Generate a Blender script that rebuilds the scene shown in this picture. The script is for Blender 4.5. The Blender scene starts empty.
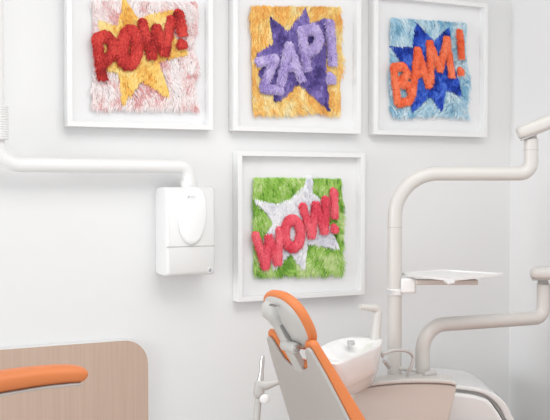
import bpy, bmesh, math, random
import numpy as np
from mathutils import Vector, Matrix, noise

random.seed(7)
S = bpy.context.scene
COL = S.collection

# ------------------------------------------------------------------ camera
YAW = math.radians(27); PITCH = math.atan(26 / 1000); F = 1000.0
CAM = Vector((0, -3.24, 1.45))
FWD = Vector((math.sin(YAW) * math.cos(PITCH), math.cos(YAW) * math.cos(PITCH), -math.sin(PITCH)))
RGT = Vector((math.cos(YAW), -math.sin(YAW), 0))
UPV = RGT.cross(FWD)
cd = bpy.data.cameras.new('camera'); cam = bpy.data.objects.new('camera', cd); COL.objects.link(cam)
cd.sensor_width = 36; cd.lens = 36 * F / 550; cd.clip_start = .02
M = Matrix((RGT, UPV, -FWD)).transposed().to_4x4(); M.translation = CAM
cam.matrix_world = M
S.camera = cam

# ------------------------------------------------------------------ light
w = bpy.data.worlds.new('world'); S.world = w; w.use_nodes = True
w.node_tree.nodes['Background'].inputs[0].default_value = (.93, .965, 1, 1)
w.node_tree.nodes['Background'].inputs[1].default_value = 1.06
S.view_settings.view_transform = 'Standard'; S.view_settings.look = 'None'
S.view_settings.gamma = 1; S.view_settings.use_curve_mapping = False
S.view_settings.exposure = 0.0


def area(name, loc, target, sx, sy, power, col=(1, 1, 1)):
    l = bpy.data.lights.new(name, 'AREA'); l.shape = 'RECTANGLE'; l.size = sx; l.size_y = sy
    l.energy = power; l.color = col
    o = bpy.data.objects.new(name, l); COL.objects.link(o); o.location = loc
    o.rotation_euler = (Vector(target) - Vector(loc)).to_track_quat('-Z', 'Y').to_euler()
    return o


area('window_daylight', (-5.2, -1.75, 1.9), (2.74, -.4, 1.1), 1.8, 1.5, 126, (.94, .97, 1))
area('ceiling_panel_light', (1.0, -1.35, 2.64), (1.0, -1.3, 0), 1.2, 1.0, 13.5, (1, .995, .98))
area('ceiling_panel_light', (1.9, -1.9, 2.64), (2.0, -1.5, 0), 1.2, 1.2, 14, (1, .995, .98))


# ------------------------------------------------------------------ materials
def mat(name, col, rough=.5, spec=.5, coat=0., metal=0.):
    m = bpy.data.materials.new(name); m.use_nodes = True
    b = m.node_tree.nodes['Principled BSDF']
    b.inputs['Base Color'].default_value = (*col, 1); b.inputs['Roughness'].default_value = rough
    b.inputs['Specular IOR Level'].default_value = spec
    b.inputs['Coat Weight'].default_value = coat; b.inputs['Metallic'].default_value = metal
    nt = m.node_tree
    n = nt.nodes.new('ShaderNodeTexNoise'); n.inputs['Scale'].default_value = 60
    tc = nt.nodes.new('ShaderNodeTexCoord'); nt.links.new(tc.outputs['Object'], n.inputs['Vector'])
    bp = nt.nodes.new('ShaderNodeBump'); bp.inputs['Strength'].default_value = .02; bp.inputs['Distance'].default_value = .002
    nt.links.new(n.outputs[0], bp.inputs['Height']); nt.links.new(bp.outputs[0], b.inputs['Normal'])
    return m


def srgb(r, g, b):
    f = lambda c: (c / 255 / 12.92) if c / 255 <= .04045 else ((c / 255 + .055) / 1.055) ** 2.4
    return (f(r), f(g), f(b))


m_wall = mat('wall_paint', (.80, .80, .798), .75, .25)
m_ceil = mat('ceiling_paint', (.85, .85, .84), .8, .2)
m_frame = mat('frame_lacquer', (.83, .83, .825), .4, .4)
m_mount = mat('mount_board', (.84, .84, .845), .8, .2)
m_white = mat('white_plastic', (.80, .798, .79), .3, .5)
m_gloss = mat('white_gloss', (.9, .9, .895), .16, .5, .3)
m_tube = mat('cream_tube', (.62, .60, .57), .32, .5)
m_body = mat('cream_body', (.60, .545, .495), .4, .4)
m_shell = mat('grey_shell', (.46, .435, .41), .4, .4)
m_shell2 = mat('headrest_shell', (.52, .51, .485), .35, .5)
m_dark = mat('dark_grey_plastic', (.16, .155, .15), .5)
m_grey = mat('mid_grey_rubber', (.56, .55, .535), .5)
m_dark2 = mat('recess_shade_grey', (.22, .21, .20), .5)
m_chrome = mat('brushed_metal', (.62, .61, .60), .25, .5, 0, .9)
m_orange = mat('orange_vinyl', srgb(214, 124, 70), .5, .4)
m_groove = mat('groove_grey', (.5, .49, .48), .6)


def floor_mat():
    m = mat('floor_vinyl', (.52, .43, .35), .45, .4)
    nt = m.node_tree; b = nt.nodes['Principled BSDF']
    n = nt.nodes.new('ShaderNodeTexNoise'); n.inputs['Scale'].default_value = 5
    r = nt.nodes.new('ShaderNodeValToRGB')
    r.color_ramp.elements[0].color = (.72, .68, .65, 1); r.color_ramp.elements[1].color = (.78, .75, .72, 1)
    nt.links.new(n.outputs[0], r.inputs[0]); nt.links.new(r.outputs[0], b.inputs['Base Color'])
    return m


def wood_mat():
    m = mat('pale_wood_laminate', (.6, .48, .4), .5, .35)
    nt = m.node_tree; b = nt.nodes['Principled BSDF']
    tc = nt.nodes.new('ShaderNodeTexCoord'); mp = nt.nodes.new('ShaderNodeMapping')
    mp.inputs['Scale'].default_value = (150, 150, 3.0)
    nt.links.new(tc.outputs['Object'], mp.inputs[0])
    n = nt.nodes.new('ShaderNodeTexNoise'); n.inputs['Scale'].default_value = 1; n.inputs['Detail'].default_value = 5
    nt.links.new(mp.outputs[0], n.inputs['Vector'])
    r = nt.nodes.new('ShaderNodeValToRGB')
    r.color_ramp.elements[0].position = .3; r.color_ramp.elements[1].position = .7
    r.color_ramp.elements[0].color = (*srgb(191, 165, 148), 1); r.color_ramp.elements[1].color = (*srgb(199, 175, 158), 1)
    nt.links.new(n.outputs[0], r.inputs[0]); nt.links.new(r.outputs[0], b.inputs['Base Color'])
    return m


def fur_mat(name, c0, c1, c2):
    m = bpy.data.materials.new(name); m.use_nodes = True
    nt = m.node_tree; b = nt.nodes['Principled BSDF']
    b.inputs['Roughness'].default_value = .75; b.inputs['Specular IOR Level'].default_value = .15
    a = nt.nodes.new('ShaderNodeAttribute'); a.attribute_name = 'tint'
    r = nt.nodes.new('ShaderNodeValToRGB')
    r.color_ramp.elements[0].color = (*c0, 1); r.color_ramp.elements[1].color = (*c2, 1)
    e = r.color_ramp.elements.new(.5); e.color = (*c1, 1)
    nt.links.new(a.outputs['Fac'], r.inputs[0]); nt.links.new(r.outputs[0], b.inputs['Base Color'])
    return m


# ------------------------------------------------------------------ helpers
def ray(x, y): return FWD + RGT * ((x - 275) / F) - UPV * ((y - 210) / F)
def W(x, y, off=0.):                     # point on the plane lying off metres in front of the back wall
    r = ray(x, y); return CAM + r * ((-off - CAM.y) / r.y)
def D(x, y, d): return CAM + ray(x, y) * d
def Hz(x, y, z):                         # point on the level plane at height z
    r = ray(x, y); return CAM + r * ((z - CAM.z) / r.z)


def thing(name, label, cat, loc, group=None):
    o = bpy.data.objects.new(name, None); COL.objects.link(o); o.location = loc
    o.empty_display_size = .05
    o['label'] = label; o['category'] = cat
    if group: o['group'] = group
    return o


def root_of(o):
    while o.parent: o = o.parent
    return o


def obj(name, data, m, parent=None, bevel=0., seg=3, angle=40, subsurf=0, label=None):
    """data = (verts, faces) in world coordinates; links one mesh object"""
    vs, fs = data
    off = root_of(parent).location.copy() if parent else Vector()
    me = bpy.data.meshes.new(name)
    me.from_pydata([tuple(Vector(v) - off) for v in vs], [], fs)
    bm = bmesh.new(); bm.from_mesh(me)
    bmesh.ops.remove_doubles(bm, verts=bm.verts, dist=1e-6)
    bmesh.ops.recalc_face_normals(bm, faces=bm.faces); bm.to_mesh(me); bm.free()
    me.materials.append(m)
    me.shade_smooth(); me.set_sharp_from_angle(angle=math.radians(angle))
    o = bpy.data.objects.new(name, me); COL.objects.link(o)
    if parent: o.parent = parent
    if bevel:
        b = o.modifiers.new('bevel', 'BEVEL'); b.width = bevel; b.segments = seg
        b.limit_method = 'ANGLE'; b.angle_limit = math.radians(35); b.harden_normals = False
    if subsurf:
        s = o.modifiers.new('subsurf', 'SUBSURF'); s.levels = s.render_levels = subsurf
    if label: o['label'] = label
    return o


def merge(*ds):
    vs, fs = [], []
    for v, f in ds:
        k = len(vs); vs += list(v); fs += [tuple(i + k for i in q) for q in f]
    return vs, fs


def box(x0, x1, y0, y1, z0, z1):
    v = [Vector((x, y, z)) for x in (x0, x1) for y in (y0, y1) for z in (z0, z1)]
    return v, [(0, 1, 3, 2), (4, 6, 7, 5), (0, 4, 5, 1), (2, 3, 7, 6), (0, 2, 6, 4), (1, 5, 7, 3)]


def obox(c, ex, ey, ez):                 # oriented box; ex.. are half-extent vectors
    v = [c + ex * a + ey * b + ez * d for a in (-1, 1) for b in (-1, 1) for d in (-1, 1)]
    return v, [(0, 1, 3, 2), (4, 6, 7, 5), (0, 4, 5, 1), (2, 3, 7, 6), (0, 2, 6, 4), (1, 5, 7, 3)]


def prism(pts, vec):
    n = len(pts); v = [Vector(p) for p in pts] + [Vector(p) + Vector(vec) for p in pts]
    return v, [tuple(range(n)), tuple(range(2 * n - 1, n - 1, -1))] + [(i, (i + 1) % n, (i + 1) % n + n, i + n) for i in range(n)]


def loft(rings, cap0=True, cap1=True):
    n = len(rings[0]); v = []; f = []
    for r in rings: v += [Vector(p) for p in r]
    for k in range(len(rings) - 1):
        for i in range(n):
            j = (i + 1) % n; f.append((k * n + i, k * n + j, (k + 1) * n + j, (k + 1) * n + i))
    if cap0: f.append(tuple(range(n - 1, -1, -1)))
    if cap1: f.append(tuple(range((len(rings) - 1) * n, len(rings) * n)))
    return v, f


def fillet(pts, rad, seg=8):
    pts = [Vector(p) for p in pts]; out = [pts[0]]
    for i in range(1, len(pts) - 1):
        r = rad[i - 1] if isinstance(rad, (list, tuple)) else rad
        a, b, c = pts[i - 1], pts[i], pts[i + 1]
        u = (a - b).normalized(); v = (c - b).normalized()
        ang = u.angle(v); t = r / math.tan(ang / 2)
        t = min(t, (a - b).length * .95, (c - b).length * .95); r = t * math.tan(ang / 2)
        cen = b + (u + v).normalized() * (r / math.sin(ang / 2))
        p0 = b + u * t; p1 = b + v * t; d0 = p0 - cen; d1 = p1 - cen; an = d0.angle(d1)
        for k in range(seg + 1):
            q = k / seg
            out.append(cen + (d0 * math.sin((1 - q) * an) + d1 * math.sin(q * an)) / math.sin(an))
    out.append(pts[-1]); return out


def tube(path, r, n=20, flat=None):
    """sweep a circle; r is a radius or a list"""
    path = [Vector(p) for p in path]; R = r if isinstance(r, (list, tuple)) else [r] * len(path)
    t0 = (path[1] - path[0]).normalized()
    a = t0.orthogonal().normalized(); rings = []; prev = t0
    for i, p in enumerate(path):
        t = (path[min(i + 1, len(path) - 1)] - path[max(i - 1, 0)]).normalized()
        a = (prev.rotation_difference(t) @ a).normalized(); prev = t
        b = t.cross(a)
        rings.append([p + (a * math.cos(2 * math.pi * k / n) + b * math.sin(2 * math.pi * k / n)) * R[i] for k in range(n)])
    return loft(rings)


def capsule(path, r, n=12):
    path = [Vector(p) for p in path]
    a = (path[0] - path[1]).normalized(); b = (path[-1] - path[-2]).normalized()
    c = [.0, .5, .8, .95]
    p = [path[0] + a * r * math.sqrt(1 - q * q) * .9 for q in c] + path + [path[-1] + b * r * math.sqrt(1 - q * q) * .9 for q in c[::-1]]
    R = [max(q * r, r * .05) for q in c] + [r] * len(path) + [max(q * r, r * .05) for q in c[::-1]]
    return tube(p, R, n)


def disc_poly(c, ex, ey, n=32, p=2.0):
    out = []
    for k in range(n):
        a = 2 * math.pi * k / n; ca, sa = math.cos(a), math.sin(a)
        out.append(c + ex * (abs(ca) ** (2 / p) * (1 if ca >= 0 else -1)) + ey * (abs(sa) ** (2 / p) * (1 if sa >= 0 else -1)))
    return out


def struct(name, data, m):
    o = obj(name, data, m); o['kind'] = 'structure'; return o


# ------------------------------------------------------------------ room
XR = 2.74
struct('floor', box(-2.2, XR + .1, -4.2, .1, -.05, 0), floor_mat())
struct('ceiling', box(-2.2, XR + .1, -4.2, .1, 2.7, 2.75), m_ceil)
struct('wall_back', box(-2.2, XR + .1, 0, .1, 0, 2.7), m_wall)
struct('wall_right', box(XR, XR + .1, -4.2, 0, 0, 2.7), m_wall)


# ------------------------------------------------------------------ furry pictures
def strands(roots, ang, length, width, lift, tint, rng, locks=0, pull=.5):
    """roots (n,3); ang direction in the picture plane; returns verts, faces, tint list"""
    n = len(roots); L = length * rng.uniform(.6, 1.15, n)
    d = np.stack([np.cos(ang), np.zeros(n), np.sin(ang)], 1)
    tw = rng.normal(0, .3, n)
    side = np.stack([-np.sin(ang) * np.cos(tw), np.sin(tw), np.cos(ang) * np.cos(tw)], 1)
    bend = rng.normal(0, .22, n)
    per = np.stack([-np.sin(ang), np.zeros(n), np.cos(ang)], 1)
    vs = []
    for t, ww in ((0, 1.), (.35, 1.), (.72, .7), (1., .08)):
        p = roots + d * (L * t)[:, None] + per * (L * bend * t * t)[:, None]
        p[:, 1] -= lift * math.sin(math.pi * min(t * .75 + .05, 1)) * rng.uniform(.5, 1.3, n)
        vs.append(p - side * width * ww / 2); vs.append(p + side * width * ww / 2)
    V = np.stack(vs, 1).reshape(-1, 3)
    if locks:
        K = rng.integers(0, n, locks); near = np.zeros(n, int)
        for a in range(0, n, 500):
            dd = ((roots[a:a + 500, None, :] - roots[None, K, :]) ** 2).sum(2); near[a:a + 500] = dd.argmin(1)
        lk = K[near]; dl = d[lk]; tint = np.clip(.6 * tint[lk] + .4 * tint + rng.normal(0, .17, locks)[near], 0, 1)
        V4 = V.reshape(n, 4, 2, 3)
        for j, t in enumerate((0, .35, .72, 1.)):
            tip = roots[lk] + dl * (length * t); tip[:, 1] -= lift * (1.2 if t > .3 else .3)
            mid = V4[:, j].mean(1); sh = (tip - mid) * (pull * t ** 1.3)
            V4[:, j] += sh[:, None, :]
        V = V4.reshape(-1, 3)
    F_ = []
    for i in range(n):
        k = 8 * i
        F_ += [(k, k + 1, k + 3, k + 2), (k + 2, k + 3, k + 5, k + 4), (k + 4, k + 5, k + 7, k + 6)]
    return V, F_, np.repeat(tint, 8)


def fur_obj(name, base, st, m, parent, label):
    V, Fc, T = st; off = root_of(parent).location
    bv, bf = base
    allv = [tuple(Vector(v) - off) for v in bv] + [tuple(v) for v in (V - np.array(off))]
    k = len(bv); allf = list(bf) + [tuple(i + k for i in q) for q in Fc]
    me = bpy.data.meshes.new(name); me.from_pydata(allv, [], allf)
    at = me.attributes.new('tint', 'FLOAT', 'POINT')
    at.data.foreach_set('value', np.concatenate([np.full(k, .45), T]).astype(np.float32))
    me.materials.append(m)
    o = bpy.data.objects.new(name, me); COL.objects.link(o); o.parent = parent; o['label'] = label
    return o


def inside(poly, x, z):
    c = np.zeros(len(x), bool); n = len(poly)
    for i in range(n):
        x0, z0 = poly[i]; x1, z1 = poly[(i + 1) % n]
        if z0 == z1: continue
        k = ((z0 > z) != (z1 > z)) & (x < (x1 - x0) * (z - z0) / (z1 - z0) + x0); c ^= k
    return c


def flow(x, z, seed, scale, amt, base):
    return np.array([base + amt * noise.noise(Vector((a * scale + seed, b * scale, seed * 3.1))) for a, b in zip(x, z)])


def clump(x, z, seed, scale, rng, spread=.16, gain=.9):
    v = np.array([.5 + gain * noise.noise(Vector((a * scale, b * scale * .6, seed * 7.7))) for a, b in zip(x, z)])
    return np.clip(v + rng.normal(0, spread, len(x)), 0, 1)


BAR = .017
def picture(x0, x1, z0, z1, label, cat_group, art, star, letters, mats, names, seed, n_bg=7000, ang0=-1.57, bg_amt=1.6, bgscale=9):
    t = thing('framed_picture', label, 'picture', ((x0 + x1) / 2, 0, z0), cat_group)
    r = 'frame'
    def ring(a, y): return [(x0 + a, y, z0 + a), (x1 - a, y, z0 + a), (x1 - a, y, z1 - a), (x0 + a, y, z1 - a)]
    obj('frame', loft([ring(0, -.001), ring(0, -.045), ring(BAR, -.045), ring(BAR, -.001), ring(0, -.001)], False, False), m_frame, t, bevel=.0012, seg=2)
    obj('mount', box(x0 + BAR, x1 - BAR, -.012, -.003, z0 + BAR, z1 - BAR), m_mount, t)
    rng = np.random.default_rng(seed)
    mb, ms, ml = mats
    # background pelt
    poly = [W(*p, .018) for p in art]; pq = [(p.x, p.z) for p in poly]
    xs = [p[0] for p in pq]; zs = [p[1] for p in pq]
    X = rng.uniform(min(xs), max(xs), n_bg * 2); Z = rng.uniform(min(zs), max(zs), n_bg * 2)
    stq = [(p.x, p.z) for p in (W(*p, .026) for p in star)]
    k = inside(pq, X, Z) & ~inside(stq, X, Z - .006); X, Z = X[k][:n_bg], Z[k][:n_bg]
    ang = flow(X, Z, seed, bgscale, bg_amt, ang0) + rng.normal(0, .25, len(X))
    roots = np.stack([X, np.full(len(X), -.017), Z], 1)
    st = strands(roots, ang, .036, .0026, .011, clump(X, Z, seed, 22, rng, .2), rng, 900, .38)
    cx, cz = sum(xs) / 4, sum(zs) / 4
    base = prism([(cx + (a - cx) * .97, -.012, cz + (b - cz) * .97) for a, b in pq], (0, -.005, 0))
    fur_obj('fur_background', base, st, mb, t, names[0])
    # star burst
    sp = [W(*p, .026) for p in star]; sq = [(p.x, p.z) for p in sp]
    n = 14000; xs = [p[0] for p in sq]; zs = [p[1] for p in sq]
    X = rng.uniform(min(xs), max(xs), n); Z = rng.uniform(min(zs), max(zs), n); k = inside(sq, X, Z); X, Z = X[k], Z[k]
    ang = flow(X, Z, seed + 5, 10, 1.2, ang0) + rng.normal(0, .2, len(X))
    c = np.array([sum(xs) / len(xs), sum(zs) / len(zs)])
    roots = np.stack([X, np.full(len(X), -.0265), Z], 1)
    st = strands(roots, ang, .020, .0028, .005, clump(X, Z, seed + 2, 24, rng, .13), rng, 500, .3)
    fur_obj('starburst', prism([(a, -.012, b) for a, b in sq], (0, -.0148, 0)), st, ms, t, names[1])
    # letters
    for nm, strokes, wd in letters:
        bases = []; RX = []; TA = []; rr = wd * 1.12 / 2 / 275
        for s in strokes:
            q = [W(*p, .032) for p in s]
            q = [Vector((p.x, -.030, p.z)) for p in q]
            if len(q) == 1: q = [q[0] + Vector((0, 0, .003)), q[0] - Vector((0, 0, .003))]
            bases.append(capsule(q, rr * .8, 10))
            for a, b in zip(q[:-1], q[1:]):
                ln = (b - a).length; m_ = max(40, int((ln + rr) * rr * 2 * 9.0e5 * .5))
                tt = rng.uniform(-.05, 1.05, m_); uu = rng.uniform(-1, 1, m_)
                dr = (b - a) / ln; pr = Vector((-dr.z, 0, dr.x))
                for t_, u_ in zip(tt, uu):
                    p = a + (b - a) * float(t_) + pr * float(u_ * rr * .95)
                    RX.append((p.x, -.030 - rr * .8 * math.sqrt(max(0, 1 - u_ * u_)), p.z))
                    TA.append(ang0)
        RX = np.array(RX)
        RX[:, 1] = np.maximum(RX[:, 1], -.043)
        ang = np.array(TA) + rng.normal(0, .35, len(TA))
        bv, bf = merge(*bases)
        bv = [Vector((v[0], -.030 + (v[1] + .030) * .9, v[2])) for v in bv]
        st = strands(RX, ang, .015, .0026, .004, clump(RX[:, 0], RX[:, 2], seed + 9, 30, rng, .26, .55), rng)
        fur_obj('letter', (bv, bf), st, ml, t, names[2] % nm)
    return t


GR = 'square white box frames with furry comic words'
def ell(cx, cy, rx, ry, n=16, tilt=0): return [(cx + rx * math.cos(2 * math.pi * k / n) + tilt * ry * math.sin(2 * math.pi * k / n), cy + ry * math.sin(2 * math.pi * k / n)) for k in range(n + 1)]

picture(.874, 1.388, 1.637, 2.172, 'white box frame holding red furry POW! on a yellow star over pink fur', GR,
        [(92, -1), (195, 1), (196, 105), (92, 104)],
        [(124, -3), (137, 17), (174, 8), (170, 30), (188, 51), (158, 59), (170, 96), (142, 78), (121, 103), (119, 72), (96, 63), (104, 45), (98, 19), (117, 25)],
        [('P', [[(96, 37), (99, 55), (102, 77)], [(97, 37), (106, 34), (113, 42), (112, 53), (104, 60)]], 8),
         ('O', [ell(129, 46, 7.5, 17, tilt=-.1)], 9.5),
         ('W', [[(142, 21), (151, 55), (156, 26), (164, 52), (171, 18)]], 7.5),
         ('!', [[(178, 12), (182, 33)], [(181, 42), (182, 46)]], 8.5)],
        (fur_mat('pink_white_fur', srgb(228, 165, 165), srgb(248, 232, 230), srgb(252, 246, 245)),
         fur_mat('yellow_fur', srgb(236, 170, 80), srgb(252, 212, 118), srgb(254, 228, 155)),
         fur_mat('red_fur', srgb(128, 38, 42), srgb(206, 58, 54), srgb(230, 92, 84))),
        ('pale pink and white shaggy fur', 'yellow fur star', 'red furry character %s'), 3)

picture(1.466, 1.990, 1.637, 2.172, 'white box frame holding lavender furry ZAP! on a purple star over yellow fur', GR,
        [(251, 5), (340, 6), (340, 110), (252, 110)],
        [(269, 15), (288, 31), (305, 7), (309, 23), (327, 17), (325, 60), (328, 109), (300, 81), (274, 101), (272, 84), (257, 72), (268, 60), (256, 53), (273, 42)],
        [('Z', [[(257, 61), (275, 57), (262, 87), (281, 89)]], 6.8),
         ('A', [[(280, 82), (288, 44), (301, 78)], [(285, 66), (295, 64)]], 7.5),
         ('P', [[(301, 29), (303, 48), (306, 68)], [(302, 30), (314, 27), (319, 37), (315, 47), (305, 52)]], 8.5),
         ('!', [[(329, 22), (332, 62)], [(330, 75), (330.5, 81)]], 8.5)],
        (fur_mat('golden_yellow_fur', srgb(246, 180, 95), srgb(255, 218, 132), srgb(255, 238, 185)),
         fur_mat('purple_fur', srgb(74, 62, 122), srgb(110, 94, 166), srgb(150, 134, 200)),
         fur_mat('lavender_fur', srgb(140, 120, 188), srgb(190, 172, 225), srgb(220, 208, 240))),
        ('golden yellow shaggy fur', 'purple fur star', 'lavender furry character %s'), 11)

picture(2.049, 2.585, 1.637, 2.172, 'white box frame holding orange furry BAM! on a royal blue star over pale blue fur', GR,
        [(390, 17), (466, 22), (467, 114), (389, 112)],
        [(415, 22), (434, 40), (449, 25), (452, 60), (461, 94), (446, 87), (442, 110), (430, 93), (411, 110), (413, 80), (403, 62), (391, 46), (412, 46)],
        [('B', [[(393, 67), (395, 84), (397, 102)], [(393, 66), (403, 65), (407, 73), (397, 82)], [(397, 82), (408, 84), (411, 94), (408, 100), (397, 102)]], 6.5),
         ('A', [[(412, 91), (417, 49), (428, 84)], [(414, 73), (424, 70)]], 6.5),
         ('M', [[(430, 79), (429, 42), (439, 68), (446, 38), (451, 74)]], 6.5),
         ('!', [[(459, 31), (461, 56)], [(460, 69), (460.5, 73)]], 6.5)],
        (fur_mat('pale_blue_fur', srgb(130, 185, 215), srgb(188, 222, 238), srgb(224, 240, 247)),
         fur_mat('royal_blue_fur', srgb(30, 50, 140), srgb(48, 84, 200), srgb(85, 125, 226)),
         fur_mat('bright_orange_fur', srgb(235, 88, 54), srgb(254, 122, 80), srgb(255, 158, 118))),
        ('pale blue shaggy fur', 'royal blue fur star', 'orange furry character %s'), 17)

picture(1.482, 2.008, 1.033, 1.566, 'white box frame holding pink-red furry WOW! on a white star over green fur', GR,
        [(253, 177), (341, 178), (341, 270), (253, 271)],
        [(311, 175), (312, 192), (326, 200), (328, 222), (339, 247), (308, 241), (304, 268), (289, 251), (274, 268), (262, 240), (273, 221), (254, 198), (275, 203), (290, 198)],
        [('W', [[(255, 234), (265, 265), (268, 236), (277, 261), (279, 229)]], 7),
         ('O', [ell(292, 232, 8, 14)], 8),
         ('W', [[(302, 205), (311, 234), (315, 203), (324, 230), (325, 198)]], 7),
         ('!', [[(333, 190), (334, 215)], [(333.8, 226), (334, 230)]], 7)],
        (fur_mat('grass_green_fur', srgb(95, 152, 52), srgb(162, 210, 92), srgb(220, 236, 172)),
         fur_mat('white_fur', srgb(222, 222, 232), srgb(242, 242, 246), srgb(252, 252, 254)),
         fur_mat('raspberry_fur', srgb(215, 62, 82), srgb(246, 92, 110), srgb(252, 130, 140))),
        ('green shaggy fur', 'white fur star', 'pink-red furry character %s'), 23, n_bg=9000)


# ------------------------------------------------------------------ wood panel at lower left
zt = .926; xr = 1.158
pl = thing('wood_panel', 'pale wood laminate panel with rounded corner against the back wall, lower left', 'panel', (.4, -.02, 0))
def panel_outline(g, y):
    pts = [Vector((-.1, y, 0)), Vector((-.1, y, zt - g))]
    r = .085
    for k in range(9):
        a = math.pi / 2 * (1 - k / 8); pts.append(Vector((xr - g - r + r * math.cos(a), y, zt - g - r + r * math.sin(a))))
    pts.append(Vector((xr - g, y, 0))); return pts
obj('board', prism(panel_outline(.003, -.001), (0, -.021, 0)), wood_mat(), pl, angle=50)
po, pi = panel_outline(0, -.0015), panel_outline(.0032, -.0015)
n = len(po)
obj('edge_band', (po + pi + [p + Vector((0, -.0205, 0)) for p in po] + [p + Vector((0, -.0205, 0)) for p in pi],
    [q for i in range(1, n - 1) for q in ((i, i + 1, n + i + 1, n + i), (2 * n + i, 2 * n + i + 1, 3 * n + i + 1, 3 * n + i), (i, i + 1, 2 * n + i + 1, 2 * n + i))]),
    m_white, pl, label='thin white edge strip')


# ------------------------------------------------------------------ wall unit with horizontal arm
hx0, hx1, hz0, hz1, hd = 1.186, 1.368, 1.140, 1.440, .115
wu = thing('wall_unit', 'white wall-mounted box with oval cover and long horizontal tube arm', 'wall unit', (hx0, 0, hz0))
rings = []
for y, g in ((-.001, .004), (-.03, .001), (-.085, 0), (-.105, .003), (-hd, .010)):
    c = Vector(((hx0 + hx1) / 2, y, (hz0 + hz1) / 2))
    ex = (hx1 - hx0) / 2 - g; ez = (hz1 - hz0) / 2 - g; r = .009; ring = []
    for sx, sz, a0 in ((1, 1, 0), (-1, 1, 90), (-1, -1, 180), (1, -1, 270)):
        for k in range(6):
            a = math.radians(a0 + 18 * k); ring.append(c + Vector((sx * (ex - r) + r * math.cos(a), 0, sz * (ez - r) + r * math.sin(a))))
    rings.append(ring)
obj('housing', loft(rings), m_white, wu, angle=60)
gz = W(190, 246.5, hd).z
obj('seam', box(W(167, 246, hd).x, hx1 - .006, -hd - .0006, -hd + .004, gz - .0018, gz + .0018), m_groove, wu, label='thin grey horizontal seam')
def egg(y, s):
    c = W(191.5, 213, hd); out = []
    hw = .052 * s; up_, dn_ = .088 * s, .107 * s
    for k in range(40):
        a = 2 * math.pi * k / 40; ca, sa = math.cos(a), math.sin(a)
        z = up_ * math.copysign(abs(sa) ** .62, sa) if sa > 0 else dn_ * sa
        wx = hw * (math.copysign(abs(ca) ** .62, ca) if sa > 0 else ca)
        out.append(Vector((c.x + wx, y, c.z + z)))
    return out
obj('oval_cover', loft([egg(-hd + .006, 1), egg(-hd - .006, 1), egg(-hd - .012, .95), egg(-hd - .015, .86)]), m_gloss, wu, angle=60, label='smooth oval front cover')
bc = W(191, 197, hd + .016)
bd = obj('badge', prism(disc_poly(bc + Vector((0, .002, 0)), Vector((.019, 0, 0)), Vector((0, 0, .010)), 28, 3), (0, -.0022, 0)), m_mount, wu)
bits = [prism(disc_poly(bc + Vector((-.009, 0, .0005)), Vector((.003, 0, 0)), Vector((0, 0, .0035)), 12), (0, -.0009, 0))]
for i, (wx, hh) in enumerate(((.002, .003), (.0012, .0035), (.0025, .0028), (.0012, .003), (.002, .003))):
    q = bc + Vector((-.004 + i * .0038, -.0004, .0002)); bits.append(box(q.x - wx / 2, q.x + wx / 2, q.y - .0006, q.y, q.z - hh / 2, q.z + hh / 2))
obj('badge_print', merge(*bits), m_grey, bd, label='small grey illegible print')
ec = W(210, 270, hd + .001)
em = obj('emblem', prism(disc_poly(Vector((ec.x, -hd + .001, ec.z)), Vector((.0075, 0, 0)), Vector((0, 0, .0095)), 20, 4), (0, -.0018, 0)), m_mount, wu)
a3 = [Vector((ec.x + .0042 * math.cos(t), -hd - .0012, ec.z + .0058 * math.sin(t))) for t in [math.radians(d) for d in range(-200, 110, 22)]]
obj('emblem_print', merge(tube(a3, .0011, 8), tube([Vector((ec.x - .002, -hd - .0012, ec.z)), Vector((ec.x + .003, -hd - .0012, ec.z))], .0011, 8)), m_dark, em, label='tiny dark round symbol')
ya = -.075
A0 = W(-4, 60, .075); zarm = W(90, 165.5, .075).z; xe = W(189, 175, .075).x; xl = W(-3.5, 100, .075).x
armp = fillet([(xl, ya, 2.68), (xl, ya, zarm), (xe, ya, zarm), (xe, ya, hz1 - .004)], [.075, .035], 10)
obj('arm', tube(armp, .0235, 28), m_white, wu, angle=60)
obj('swivel_collar', tube([(xe, ya, hz1 - .004), (xe, ya, hz1 + .022)], .028, 28), m_white, wu, bevel=.002)
zt_, zb_ = W(5, 106, .075).z, W(5, 140, .075).z
rib = []
nr = 14
for k in range(nr * 2 + 1):
    rib.append((zb_ + (zt_ - zb_) * k / (nr * 2), .0365 if k % 2 else .0345))
obj('ribbed_sleeve', tube([Vector((xl, ya, z)) for z, _ in rib], [q for _, q in rib], 28), m_white, wu, angle=20, label='finely ribbed sleeve')
xs_ = W(18, 165, .075).x
obj('seam_ring', tube([(xs_ - .0015, ya, zarm), (xs_ + .0015, ya, zarm)], .0239, 28), m_mount, wu)
obj('wall_bracket', merge(box(xl - .03, xl + .02, -.06, -.001, 2.3, 2.42)), m_white, wu, bevel=.004)


# ------------------------------------------------------------------ dental unit
ux = D(405, 400, 3.35)
du = thing('dental_unit', 'cream dental unit with white spittoon, tall bent posts and small tray', 'dental unit', (ux.x, ux.y, 0))
FX = Vector(RGT); FY = Vector((math.sin(YAW), math.cos(YAW), 0)); UZ = Vector((0, 0, 1))
# frame of the unit: its front runs across the view direction of the room's diagonal
dU = 3.28
def U(x, y, d=dU): return D(x, y, d)
top = [(352, 392), (362, 388.6), (378, 385.8), (398, 384), (418, 383.4), (438, 383.8), (451, 384.8), (457, 386.8)]
outline = [U(*p) for p in top]
br = U(448, 424); outline += [br, U(440, 470) , U(360, 470), U(354, 424)]
zc = outline[0].z
bot = [U(440, 470), U(360, 470)]
lowr = [p - UZ * .016 if i < 8 else p for i, p in enumerate(outline)]
lowr = [p + FY * .09 for p in lowr]
body_f = merge(prism(outline, FY * .095), prism(lowr, FY * .09))
obj('unit_body', body_f, m_body, du, bevel=.006, seg=3)
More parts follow.
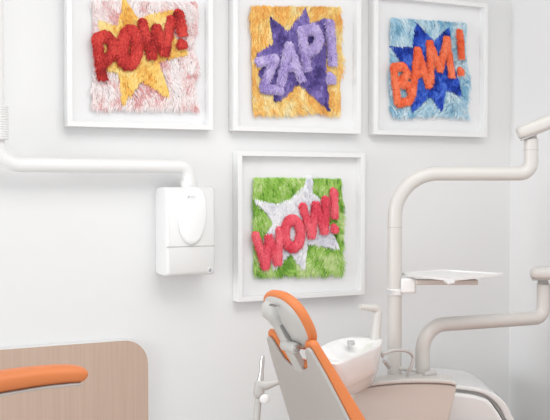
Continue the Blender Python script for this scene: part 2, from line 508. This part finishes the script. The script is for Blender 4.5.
# cap
cap = [U(x, y - .3, dU - .006) for x, y in top] ; cap2 = [U(x, y - 4.2, dU - .006) for x, y in top[::-1]]
cap[0] = U(351, 391, dU - .006); cap2[-1] = U(351, 388, dU - .006)
obj('top_cover', prism(cap + cap2, FY * .10), m_tube, du, bevel=.004, seg=3, label='paler curved top cover')
fo = U(400, 470); obj('unit_base', obox(Vector((fo.x, fo.y, 0)) + FY * .09 + UZ * ((fo.z + .02) / 2), FX * .11, FY * .075, UZ * (fo.z + .02) * .5), m_body, du, bevel=.01)

# light post
dP = 3.4
def Pp(x, y, d=dP): return D(x, y, d)
p0 = Pp(394.4, 384); zt2 = Pp(395, 173.5).z
pA = Vector((p0.x, p0.y, p0.z)); 
pB = Vector((p0.x, p0.y, zt2)); e1 = Pp(531, 173.3); pC = Vector((e1.x, e1.y, zt2)); pD = Vector((e1.x, e1.y, Pp(531, 139).z))
obj('light_post', tube(fillet([pA, pB, pC, pD], [.145, .04], 12), .0243, 28), m_tube, du, angle=60)
sj = Pp(395, 227); obj('joint_ring', tube([Vector((p0.x, p0.y, sj.z - .0015)), Vector((p0.x, p0.y, sj.z + .0015))], .0247, 28), m_groove, du, label='thin seam line round the post')
sj = Pp(531, 150); obj('joint_ring', tube([Vector((e1.x, e1.y, sj.z - .0015)), Vector((e1.x, e1.y, sj.z + .0015))], .0247, 28), m_groove, du, label='thin seam line round the arm end')
def spring_arm(q0, x1, y1, d1, th, base):
    """sealed arm above a riser: q0 its rounded near end, running out of view"""
    a = q0; b = D(x1, y1, d1); ax = (b - a).normalized(); sd = ax.cross(UZ).normalized(); n_ = sd.cross(ax)
    rings = []
    for t, s in ((0, .72), (.008, .9), (.022, 1), (.06, 1.04), ((b - a).length, 1.08)):
        rings.append(disc_poly(a + ax * t, sd * .042 * s, n_ * th * s, 24, 3.2))
    o = obj('spring_arm', loft(rings), m_tube, du, angle=55)
    u0 = a + ax * .012 - n_ * th * .97
    obj('end_plate', obox(u0 + ax * .02, ax * .028, sd * .03, n_ * .003), m_groove, o, bevel=.002, label='grey underside plate')
    obj('swivel', tube([base, base + UZ * .012, base + UZ * .03], [.0215, .019, .015], 24), m_groove, o, label='grey swivel pin')
spring_arm(Pp(517.5, 134.2), 600, 102.5, 3.35, .0235, Pp(531, 140))
# delivery arm
q0 = D(422.5, 384, 3.40); q1 = Vector((q0.x, q0.y, D(422, 325.5, 3.40).z)); zq = q1.z
q2 = Hz(543.5, 317.5, zq); q3 = Vector((q2.x, q2.y, D(543, 284, (q2 - CAM).dot(FWD)).z))
obj('delivery_arm', tube(fillet([q0, q1, q2, q3], [.085, .04], 12), .0246, 28), m_tube, du, angle=60)
dq = (q2 - CAM).dot(FWD)
spring_arm(D(531, 273, dq), 620, 273.5, dq - .1, .022, D(543, 285, dq))
# clamp on post and tray
zc1 = Pp(395, 291.5).z
cl = obj('clamp_collar', tube([Vector((p0.x, p0.y, zc1 - .011)), Vector((p0.x, p0.y, zc1 + .011))], .0285, 28), m_white, du, bevel=.003)
kn = Pp(388.5, 292, 3.36)
obj('clamp_screw', tube([kn, kn - FY * .014], .008, 16), m_chrome, cl)
obj('clamp_block', obox(Pp(408, 285.5, 3.38), FX * .026, FY * .02, UZ * .026), m_white, du, bevel=.008)
obj('tray_support', obox(Pp(446, 282.0, 3.36), FX * .105, FY * .02, UZ * .0085), m_body, du, bevel=.004)
zt3 = CAM.z - (275.5 - 184) * 3.35 / 1000
cn = [Hz(400, 274.0, zt3), Hz(440, 270.5, zt3), Hz(506, 274.6, zt3), Hz(450, 280.2, zt3)]
ou = []
for i in range(4):
    a, b, c = cn[i - 1], cn[i], cn[(i + 1) % 4]
    ou += [b + (a - b).normalized() * .02, b + ((a - b).normalized() + (c - b).normalized()) * .006, b + (c - b).normalized() * .02]
tr = obj('tray', prism(ou, (0, 0, -.004)), m_white, du, bevel=.0012, seg=2)
ou2 = [p + UZ * .001 for p in ou]; cc = sum((Vector(p) for p in cn), Vector()) / 4
sc = lambda s, z: [cc + (p - cc) * s + UZ * z for p in ou]
obj('tray_rim', loft([sc(1, 0), sc(1, .005), sc(.975, .005), sc(.97, 0), sc(1, 0)], False, False), m_white, tr)
obj('tray_grip', prism([Hz(443, 279.6, zt3 + .005), Hz(450, 278, zt3 + .005), Hz(455, 281, zt3 + .005), Hz(448, 282.2, zt3 + .005)], (0, 0, -.008)), m_white, tr, bevel=.002)

# spittoon
zr = .950
rim_px = [(322, 346), (330, 342), (342, 338.5), (355, 336.8), (368, 336.6), (378, 337.6), (382.5, 340.5), (379, 345.5), (368, 350.5), (355, 356), (343, 361), (333, 363), (322, 361), (312, 356), (309, 350)]
rim0 = [Hz(x, y, zr) for x, y in rim_px]
def smooth(pts, m=4):
    out = []; n = len(pts)
    for i in range(n):
        p0_, p1_, p2_, p3_ = (pts[(i + k) % n] for k in (-1, 0, 1, 2))
        for k in range(m):
            t = k / m
            out.append(.5 * ((2 * p1_) + (p2_ - p0_) * t + (2 * p0_ - 5 * p1_ + 4 * p2_ - p3_) * t * t + (3 * p1_ - p0_ - 3 * p2_ + p3_) * t ** 3))
    return out
rim = smooth(rim0); rc = sum(rim, Vector()) / len(rim)
bz = U(362, 388, 3.3).z
bcx = Hz(358, 386, bz)
bcx.z = 0; 
def rg(s, z, mixb): 
    return [Vector((rc.x + (p.x - rc.x) * s, rc.y + (p.y - rc.y) * s, 0)) * (1 - mixb) + Vector((bcx.x + (p.x - rc.x) * s, bcx.y + (p.y - rc.y) * s, 0)) * mixb + UZ * z for p in rim]
hb = zr - bz
cb = obj('spittoon', loft([rg(.50, bz - .0, .95), rg(.56, bz + hb * .08, .8), rg(.72, bz + hb * .3, .45), rg(.79, bz + hb * .42, .3), rg(.835, bz + hb * .46, .24), rg(.87, bz + hb * .58, .16), rg(.955, bz + hb * .8, .03), rg(.995, zr - .008, 0), rg(1, zr - .003, 0), rg(.985, zr, 0),
    rg(.93, zr - .002, 0), rg(.80, zr - .006, 0), rg(.62, zr - .02, 0), rg(.4, zr - .035, 0), rg(.12, zr - .04, 0)]), m_gloss, du, angle=60)
dr = Hz(338, 349, zr - .03)
obj('drain_cap', loft([disc_poly(dr, FX * .022, FY * .03, 20), disc_poly(dr + UZ * .02, FX * .02, FY * .027, 20), disc_poly(dr + UZ * .026, FX * .012, FY * .016, 20)]), m_white, cb)
ck = Hz(351, 341.5, zr + .002)
obj('water_button', prism(disc_poly(ck - UZ * .010, FX * .012, FY * .022, 20, 3), (0, 0, .011)), m_groove, cb, bevel=.002, label='small grey oval button')
# faucet
f0 = Hz(375.5, 339.5, zr - .004); df = (f0 - CAM).dot(FWD)
f1 = D(378.3, 308.5, df); f1 = Vector((f1.x, f1.y, f1.z)); f2 = D(360, 306.8, df - .03)
fp = fillet([f0, f1, f2], [.016], 8)
obj('faucet', tube(fp, [.0165] + [.0145] * 2 + [.0125] * (len(fp) - 4) + [.0085], 20), m_tube, cb, angle=60)
obj('faucet_foot', tube([f0 - UZ * .002, f0 + UZ * .008], [.017, .0145], 20), m_white, cb)
# grey hose loop
hp = [(383, 356.5, 3.22), (386, 353, 3.22), (393, 350.5, 3.24), (401, 350.2, 3.26), (408, 351.5, 3.28), (412.5, 356, 3.3), (412.5, 362, 3.3), (410.5, 368, 3.3), (408, 374, 3.31), (406, 380, 3.32), (406, 384, 3.32)]
obj('hose', tube(smooth([D(*q) for q in hp])[:-6], .0055, 12), m_grey, du, angle=80)
obj('hose_fitting', merge(tube([D(384, 361, 3.25), D(389, 367, 3.33)], [.006, .0075], 14), tube([D(399, 368.5, 3.34), D(416, 370, 3.34)], [.007, .007], 14)), m_grey, du)
obj('hose_connector', tube([D(424, 374.5, 3.33), D(432, 373, 3.36), D(434, 372.5, 3.37)], [.007, .011, .010], 16), m_grey, du)

# ------------------------------------------------------------------ white housing at right
hr = D(480, 420, 3.62)
hs = thing('equipment_housing', 'glossy white rounded housing standing behind the dental unit at right', 'equipment housing', (hr.x, hr.y, 0))
dH = 3.53
hood_out = [(432, 384.5), (452, 385.3), (470, 387), (484, 389.5), (496, 395), (506, 404), (512, 416), (515, 430), (516, 520)]
hood_in = [(432, 388.5), (452, 389.3), (468, 391), (480, 393), (491, 398.5), (499.5, 407), (505, 418), (508, 432), (509, 520)]
a = [D(*p, dH) for p in hood_out]; b = [D(*p, dH) for p in hood_in[::-1]]
hd_dir = (D(437, 368, 3.9) - D(437, 384.8, dH)); hd_dir.z = 0
hv = FY * .33
def P2(pts, m=3):
    out = []
    for i in range(len(pts) - 1):
        p0_ = pts[max(i - 1, 0)]; p1_ = pts[i]; p2_ = pts[i + 1]; p3_ = pts[min(i + 2, len(pts) - 1)]
        for k in range(m):
            t = k / m
            out.append(.5 * ((2 * p1_) + (p2_ - p0_) * t + (2 * p0_ - 5 * p1_ + 4 * p2_ - p3_) * t * t + (3 * p1_ - p0_ - 3 * p2_ + p3_) * t ** 3))
    out.append(pts[-1]); return out
oa = P2(a); ob = P2(b[::-1])[::-1]
nh = len(oa)
def strip(outer, inner, vec):
    n = len(outer); inn = inner[::-1]
    v = outer + inn + [p + vec for p in outer] + [p + vec for p in inn]; f = []
    for i in range(n - 1):
        f += [(i, i + 1, n + i + 1, n + i), (2 * n + i, 3 * n + i, 3 * n + i + 1, 2 * n + i + 1), (i, 2 * n + i, 2 * n + i + 1, i + 1), (n + i, n + i + 1, 3 * n + i + 1, 3 * n + i)]
    f += [(0, n, 3 * n, 2 * n), (n - 1, 3 * n - 1, 4 * n - 1, 2 * n - 1)]
    return v, f
obj('hood', strip(oa, ob, hv), m_gloss, hs, bevel=.006, seg=4, angle=60)
gi = [p + (p - p) for p in ob[::-1]]
gr_in = P2([D(x - (0 if i < 3 else (1.5 if i < 5 else 3)), y + (3.2 if i < 4 else (2 if i < 6 else 0)), dH + .02) for i, (x, y) in enumerate(hood_in)])
gr_out = P2([D(x, y, dH + .02) for x, y in hood_in])
obj('seal', strip(gr_out, gr_in[::-1], FY * .28), m_grey, hs, label='dark grey gap strip under the hood')
inner = P2([D(x - (0 if i < 3 else (2 if i < 5 else 3.6)), y + (3.6 if i < 4 else (2.4 if i < 6 else 0)), dH - .01) for i, (x, y) in enumerate(hood_in)])
obj('inner_body', prism(inner + [D(432, 520, dH - .01)], FY * .30), m_gloss, hs, bevel=.012, seg=4)
zb = D(470, 520, dH).z
fb = D(473, 520, dH); obj('plinth', obox(Vector((fb.x, fb.y, zb / 2 + .01)) + FY * .16, FX * .11, FY * .13, UZ * (zb / 2 + .01)), m_gloss, hs, bevel=.01)


# ------------------------------------------------------------------ dental chair
dC = 2.6; SC = dC / 2.8
T = D(285.4, 341.6, dC); phi = .023; inc = 1.146
fa = Vector((math.cos(phi), math.sin(phi), 0)); fw_ = Vector((-math.sin(phi), math.cos(phi), 0))
dn = fa * math.cos(inc) - UZ * math.sin(inc); nf = fw_.cross(dn); 
if nf.dot(fa) < 0: nf = -nf
ch = thing('dental_chair', 'orange padded dental chair seen from behind with grey back shell', 'dental chair', (T.x + .55, T.y, 0))
def C(u, s, n=0.): return T + fw_ * (u * SC) + dn * (s * SC) + nf * (n * SC)
def half(s): return .13 + .243 * s if s < .35 else .13 + .243 * .35 + (s - .35) * .05
def back_outline(g, top_s, smax, notch_w, notch_d):
    """one side from the notch to the bottom, mirrored"""
    R = []
    h0 = half(0) + g; r = .035
    pts = [(0, notch_d), (notch_w * .5, notch_d - .003), (notch_w * .85, notch_d * .80), (notch_w, notch_d * .5), (notch_w * 1.12, top_s + .014), (notch_w * 1.25, top_s + .003), (h0 - .014, top_s), (h0 - .003, top_s + .006), (h0 + .002, top_s + .024)]
    for s in (.08, .15, .22, .3, .38, .46, .54, smax - .02): pts.append((half(s) + g, s))
    pts.append((half(smax) + g - .03, smax)); return pts
def closed(pts):
    L_ = [(-u, s) for u, s in pts[1:]][::-1]
    return L_ + pts
def slab(pts2, n0, n1, crown=0.):
    def ring(n, k=1., g=0.): return [C(u * k, s, n) for u, s in pts2]
    return ring
sh = closed(back_outline(0, 0, .62, .062, .085))
# shell curves forward towards its sides
def curve_n(u, s, amt): return amt * (u / .2) ** 2
bk = thing
def plate(pts2, n0, n1, amt, m=m_shell):
    n = len(pts2)
    A = [C(u, s, n0 + curve_n(u, s, amt)) for u, s in pts2]; B = [C(u, s, n1 + curve_n(u, s, amt)) for u, s in pts2]
    # grid the face as strips between mirrored points
    h = n // 2; v = A + B; f = []
    mid_ = h
    for base_, flip in ((0, False), (n, True)):
        for i in range(h - 0):
            j = n - 1 - i
            if i + 1 < j - 1 + 1 and i + 1 <= j - 1:
                q = (base_ + i, base_ + i + 1, base_ + j - 1, base_ + j)
                f.append(q if len(set(q)) == 4 else tuple(dict.fromkeys(q)))
    for i in range(n):
        k = (i + 1) % n; f.append((i, k, n + k, n + i))
    return v, f
def side_panel_mesh(pts, n0, n1):
    full = closed(pts)
    n = len(full)
    th = n1 if callable(n1) else (lambda q: n1)
    A = [C(u, s, n0) for u, s in full]; B = [C(u, s, th(s)) for u, s in full]
    f = [tuple(range(n)), tuple(range(2 * n - 1, n - 1, -1))] + [(i, (i + 1) % n, (i + 1) % n + n, i + n) for i in range(n)]
    return A + B, f
obj('back_shell', side_panel_mesh(back_outline(0, .004, .62, .082, .088), .001, .012), m_shell, ch, bevel=.004 , seg=3)
obj('back_cushion', side_panel_mesh(back_outline(.006, -.010, .61, .070, .074), .012, lambda q: .034 + .075 * max(q, 0)), m_orange, ch, bevel=.010, seg=5, angle=60)
# headrest
ih = math.radians(62); dh = fa * math.cos(ih) - UZ * math.sin(ih); nh_ = fw_.cross(dh)
if nh_.dot(fa) < 0: nh_ = -nh_
Hc = D(285.5, 322.5, dC - .01)
def hring(k, n, kx=1.): return [Hc + fw_ * (.100 * k * math.copysign(abs(math.cos(t)) ** .85, math.cos(t))) + dh * (.084 * k * math.copysign(abs(math.sin(t)) ** .85, math.sin(t))) + nh_ * n for t in [2 * math.pi * i / 40 for i in range(40)]]
hc_ = obj('headrest_cushion', loft([hring(.92, .002), hring(1.0, .005), hring(1.03, .012), hring(1.02, .020), hring(.95, .028), hring(.8, .033), hring(.5, .035)]), m_orange, ch, angle=80)
hs_ = obj('headrest_shell', loft([hring(.45, -.012), hring(.75, -.007), hring(.9, 0), hring(.95, .008)]), m_shell2, ch, angle=80)
# bracket: knuckle, arm with slot, hinge, stem into the notch
k0 = D(271, 309, dC - .035); k1 = D(274, 318, dC - .03)
def bl(c, hx, hy, t): return disc_poly(c, hx, hy, 24, 3)
bk_d = (D(289, 346, dC) - D(273, 312, dC)).normalized(); bk_w = fw_; bk_n = bk_d.cross(bk_w)
if bk_n.dot(fa) > 0: bk_n = -bk_n
def B(px, py, wd, th, back=0.): return disc_poly(D(px, py, dC - back), bk_w * wd, bk_n * th, 24, 3.2)
obj('headrest_bracket', loft([B(271.5, 299.5, .018, .012), B(272.5, 301.5, .029, .024), B(273.5, 307, .033, .030), B(275, 313, .033, .030), B(277, 319, .026, .021), B(280, 326, .021, .015), B(284, 336, .020, .012), B(288, 345, .018, .012)]), m_shell2, ch, angle=70)
s0 = D(282, 322, dC - .035)
obj('release_slot', obox(D(273, 305.2, dC - .05), fw_ * .016, bk_d * .0015, bk_n * .004), m_dark, ch, bevel=.001, label='dark narrow slot')
obj('slot_shade', loft([disc_poly(D(281.5, 324, dC - .016), fw_ * .0065, bk_n * .009, 16, 4), disc_poly(D(289, 337, dC - .016), fw_ * .0065, bk_n * .009, 16, 4)]), m_dark2, ch, label='dark grey strip painted as the shade in the bracket recess')  # solid strip; its dark colour stands in for shade inside the bracket recess
hg = D(290, 346.5, dC - .02)
obj('hinge', tube([hg - fw_ * .036, hg - fw_ * .030, hg + fw_ * .030, hg + fw_ * .036], [.011, .0145, .0145, .011], 24), m_shell2, ch)
obj('hinge_cap', tube([hg - fw_ * .041, hg - fw_ * .034], [.008, .0095], 20), m_chrome, ch)
obj('headrest_stem', obox((D(290.5, 349, dC) + C(0, .16, .02)) / 2, fw_ * .022, (C(0, .16, .02) - D(290.5, 349, dC)) / 2, nf * .010), m_shell2, ch, bevel=.004)
# seat, foot part and base below the picture
sz = C(0, .60).z
xs0 = C(0, .60).x
sa = T.y
obj('seat_cushion', box(xs0 - .02, xs0 + 1.15, sa - .24, sa + .24, sz - .03, sz + .05), m_orange, ch, bevel=.03, seg=5)
obj('seat_shell', box(xs0, xs0 + 1.13, sa - .22, sa + .22, sz - .08, sz - .03), m_shell, ch, bevel=.015)
obj('chair_column', box(xs0 + .25, xs0 + .6, sa - .12, sa + .12, .05, sz - .08), m_shell, ch, bevel=.02)
obj('chair_base', box(xs0 + .05, xs0 + .95, sa - .22, sa + .22, 0, .06), m_shell, ch, bevel=.02)

# ------------------------------------------------------------------ instrument holder left of the chair back
dI = 2.95
ih0 = D(262, 388, dI)
ihd = thing('instrument_holder', 'slim white holder with metal suction tip hanging beyond the chair back', 'instrument holder', (ih0.x, ih0.y, 0))
I = lambda x, y, d=dI: D(x, y, d)
bodyp = [I(255.5, 386.5), I(259, 384.5), I(266, 385.5), I(278, 382), I(296, 379.5)]
obj('holder_arm', tube(bodyp, [.011, .0165, .014, .0085, .009], 20), m_shell2, ihd, angle=80)
obj('holder_collar', tube([I(259.5, 382), I(258.8, 393), I(258.6, 398)], [.015, .017, .011], 20), m_shell2, ihd, angle=70)
obj('suction_tip', tube([I(262.8, 356), I(262.2, 361), I(261.4, 372), I(260.2, 383)], [.0055, .0075, .0068, .011], 18), m_chrome, ihd, angle=70, label='slim metal suction tip')
obj('control_knob', loft([disc_poly(I(264.5, 398.5) + FY * q, FX * r_, UZ * r_, 24) for q, r_ in ((-.016, .009), (-.013, .014), (0, .0165), (.012, .014), (.015, .009))]), m_white, ihd, angle=80)
obj('hose', tube([I(258.6, 396), I(257.8, 405), I(256.6, 420), I(255, 460), I(257, 560), I(270, 640)], .0105, 18), m_shell2, ihd, angle=80)
obj('floor_stand', merge(tube([I(296, 379.5), I(297, 460) , Vector((I(297, 460).x, I(297, 460).y, .02))], .011, 16), tube([Vector((I(297, 460).x, I(297, 460).y, 0)), Vector((I(297, 460).x, I(297, 460).y, .02))], .08, 28)), m_shell2, ihd)

# ------------------------------------------------------------------ stool armrest in the left foreground
dA = 2.25
st0 = D(-95, 470, dA)
so = thing('dentist_stool', 'orange curved padded armrest of a stool in front of the wood panel', 'stool', (st0.x, st0.y, 0))
cen = [(-120, 440, 2.0), (-80, 402, 2.08), (-45, 389, 2.15), (-15, 383.5, 2.2), (15, 378.6, 2.25), (45, 374.8, 2.28), (69, 373.2, 2.3), (80.5, 374, 2.31), (85, 375.5, 2.315), (86.8, 377, 2.317)]
hw = [.03, .03, .030, .030, .030, .029, .027, .023, .015, .004]; th = [.024, .0245, .0245, .0235, .0225, .0215, .0205, .0185, .013, .003]
cp = [D(*q) for q in cen]; rings = []
for i, p in enumerate(cp):
    t = (cp[min(i + 1, len(cp) - 1)] - cp[max(i - 1, 0)]).normalized(); s_ = t.cross(UZ).normalized(); u_ = s_.cross(t)
    rings.append(disc_poly(p, s_ * hw[i] * 1.3, u_ * th[i], 28, 2.6))
obj('armrest_pad', loft(rings), m_orange, so, angle=80, subsurf=1)
rings = []
for i, p in enumerate(cp[:8]):
    t = (cp[min(i + 1, len(cp) - 1)] - cp[max(i - 1, 0)]).normalized(); s_ = t.cross(UZ).normalized(); u_ = s_.cross(t)
    rings.append(disc_poly(p - u_ * (th[i] + .0015), s_ * hw[i] * 1.2, u_ * .0045, 20, 3))
obj('armrest_shell', loft(rings), m_shell, so, angle=80, label='thin grey shell under the pad')
sx_, sy_ = st0.x, st0.y
ab = cp[0]
obj('armrest_support', tube(fillet([ab, Vector((ab.x, ab.y, .56)), Vector((sx_ + .05, sy_, .52)), Vector((sx_, sy_, .50))], [.04, .02]), .014, 16), m_chrome, so)
obj('seat', loft([disc_poly(Vector((sx_, sy_, z)), Vector((r_, 0, 0)), Vector((0, r_, 0)), 40) for z, r_ in ((.43, .16), (.44, .185), (.48, .19), (.51, .18), (.52, .14))]), m_orange, so, angle=60)
obj('column', tube([(sx_, sy_, .06), (sx_, sy_, .44)], .025, 24), m_chrome, so)
for k in range(5):
    a_ = 2 * math.pi * k / 5; e = Vector((math.cos(a_), math.sin(a_), 0))
    lg = obj('foot', tube([Vector((sx_, sy_, .085)), Vector((sx_, sy_, .065)) + e * .24], [.022, .014], 14), m_shell, so)
    cpt = Vector((sx_, sy_, .028)) + e * .235; pv = e.cross(UZ)
    obj('caster', merge(tube([cpt - pv * .012, cpt + pv * .012], .028, 20), tube([cpt, cpt + UZ * .04], .006, 10)), m_dark, lg)
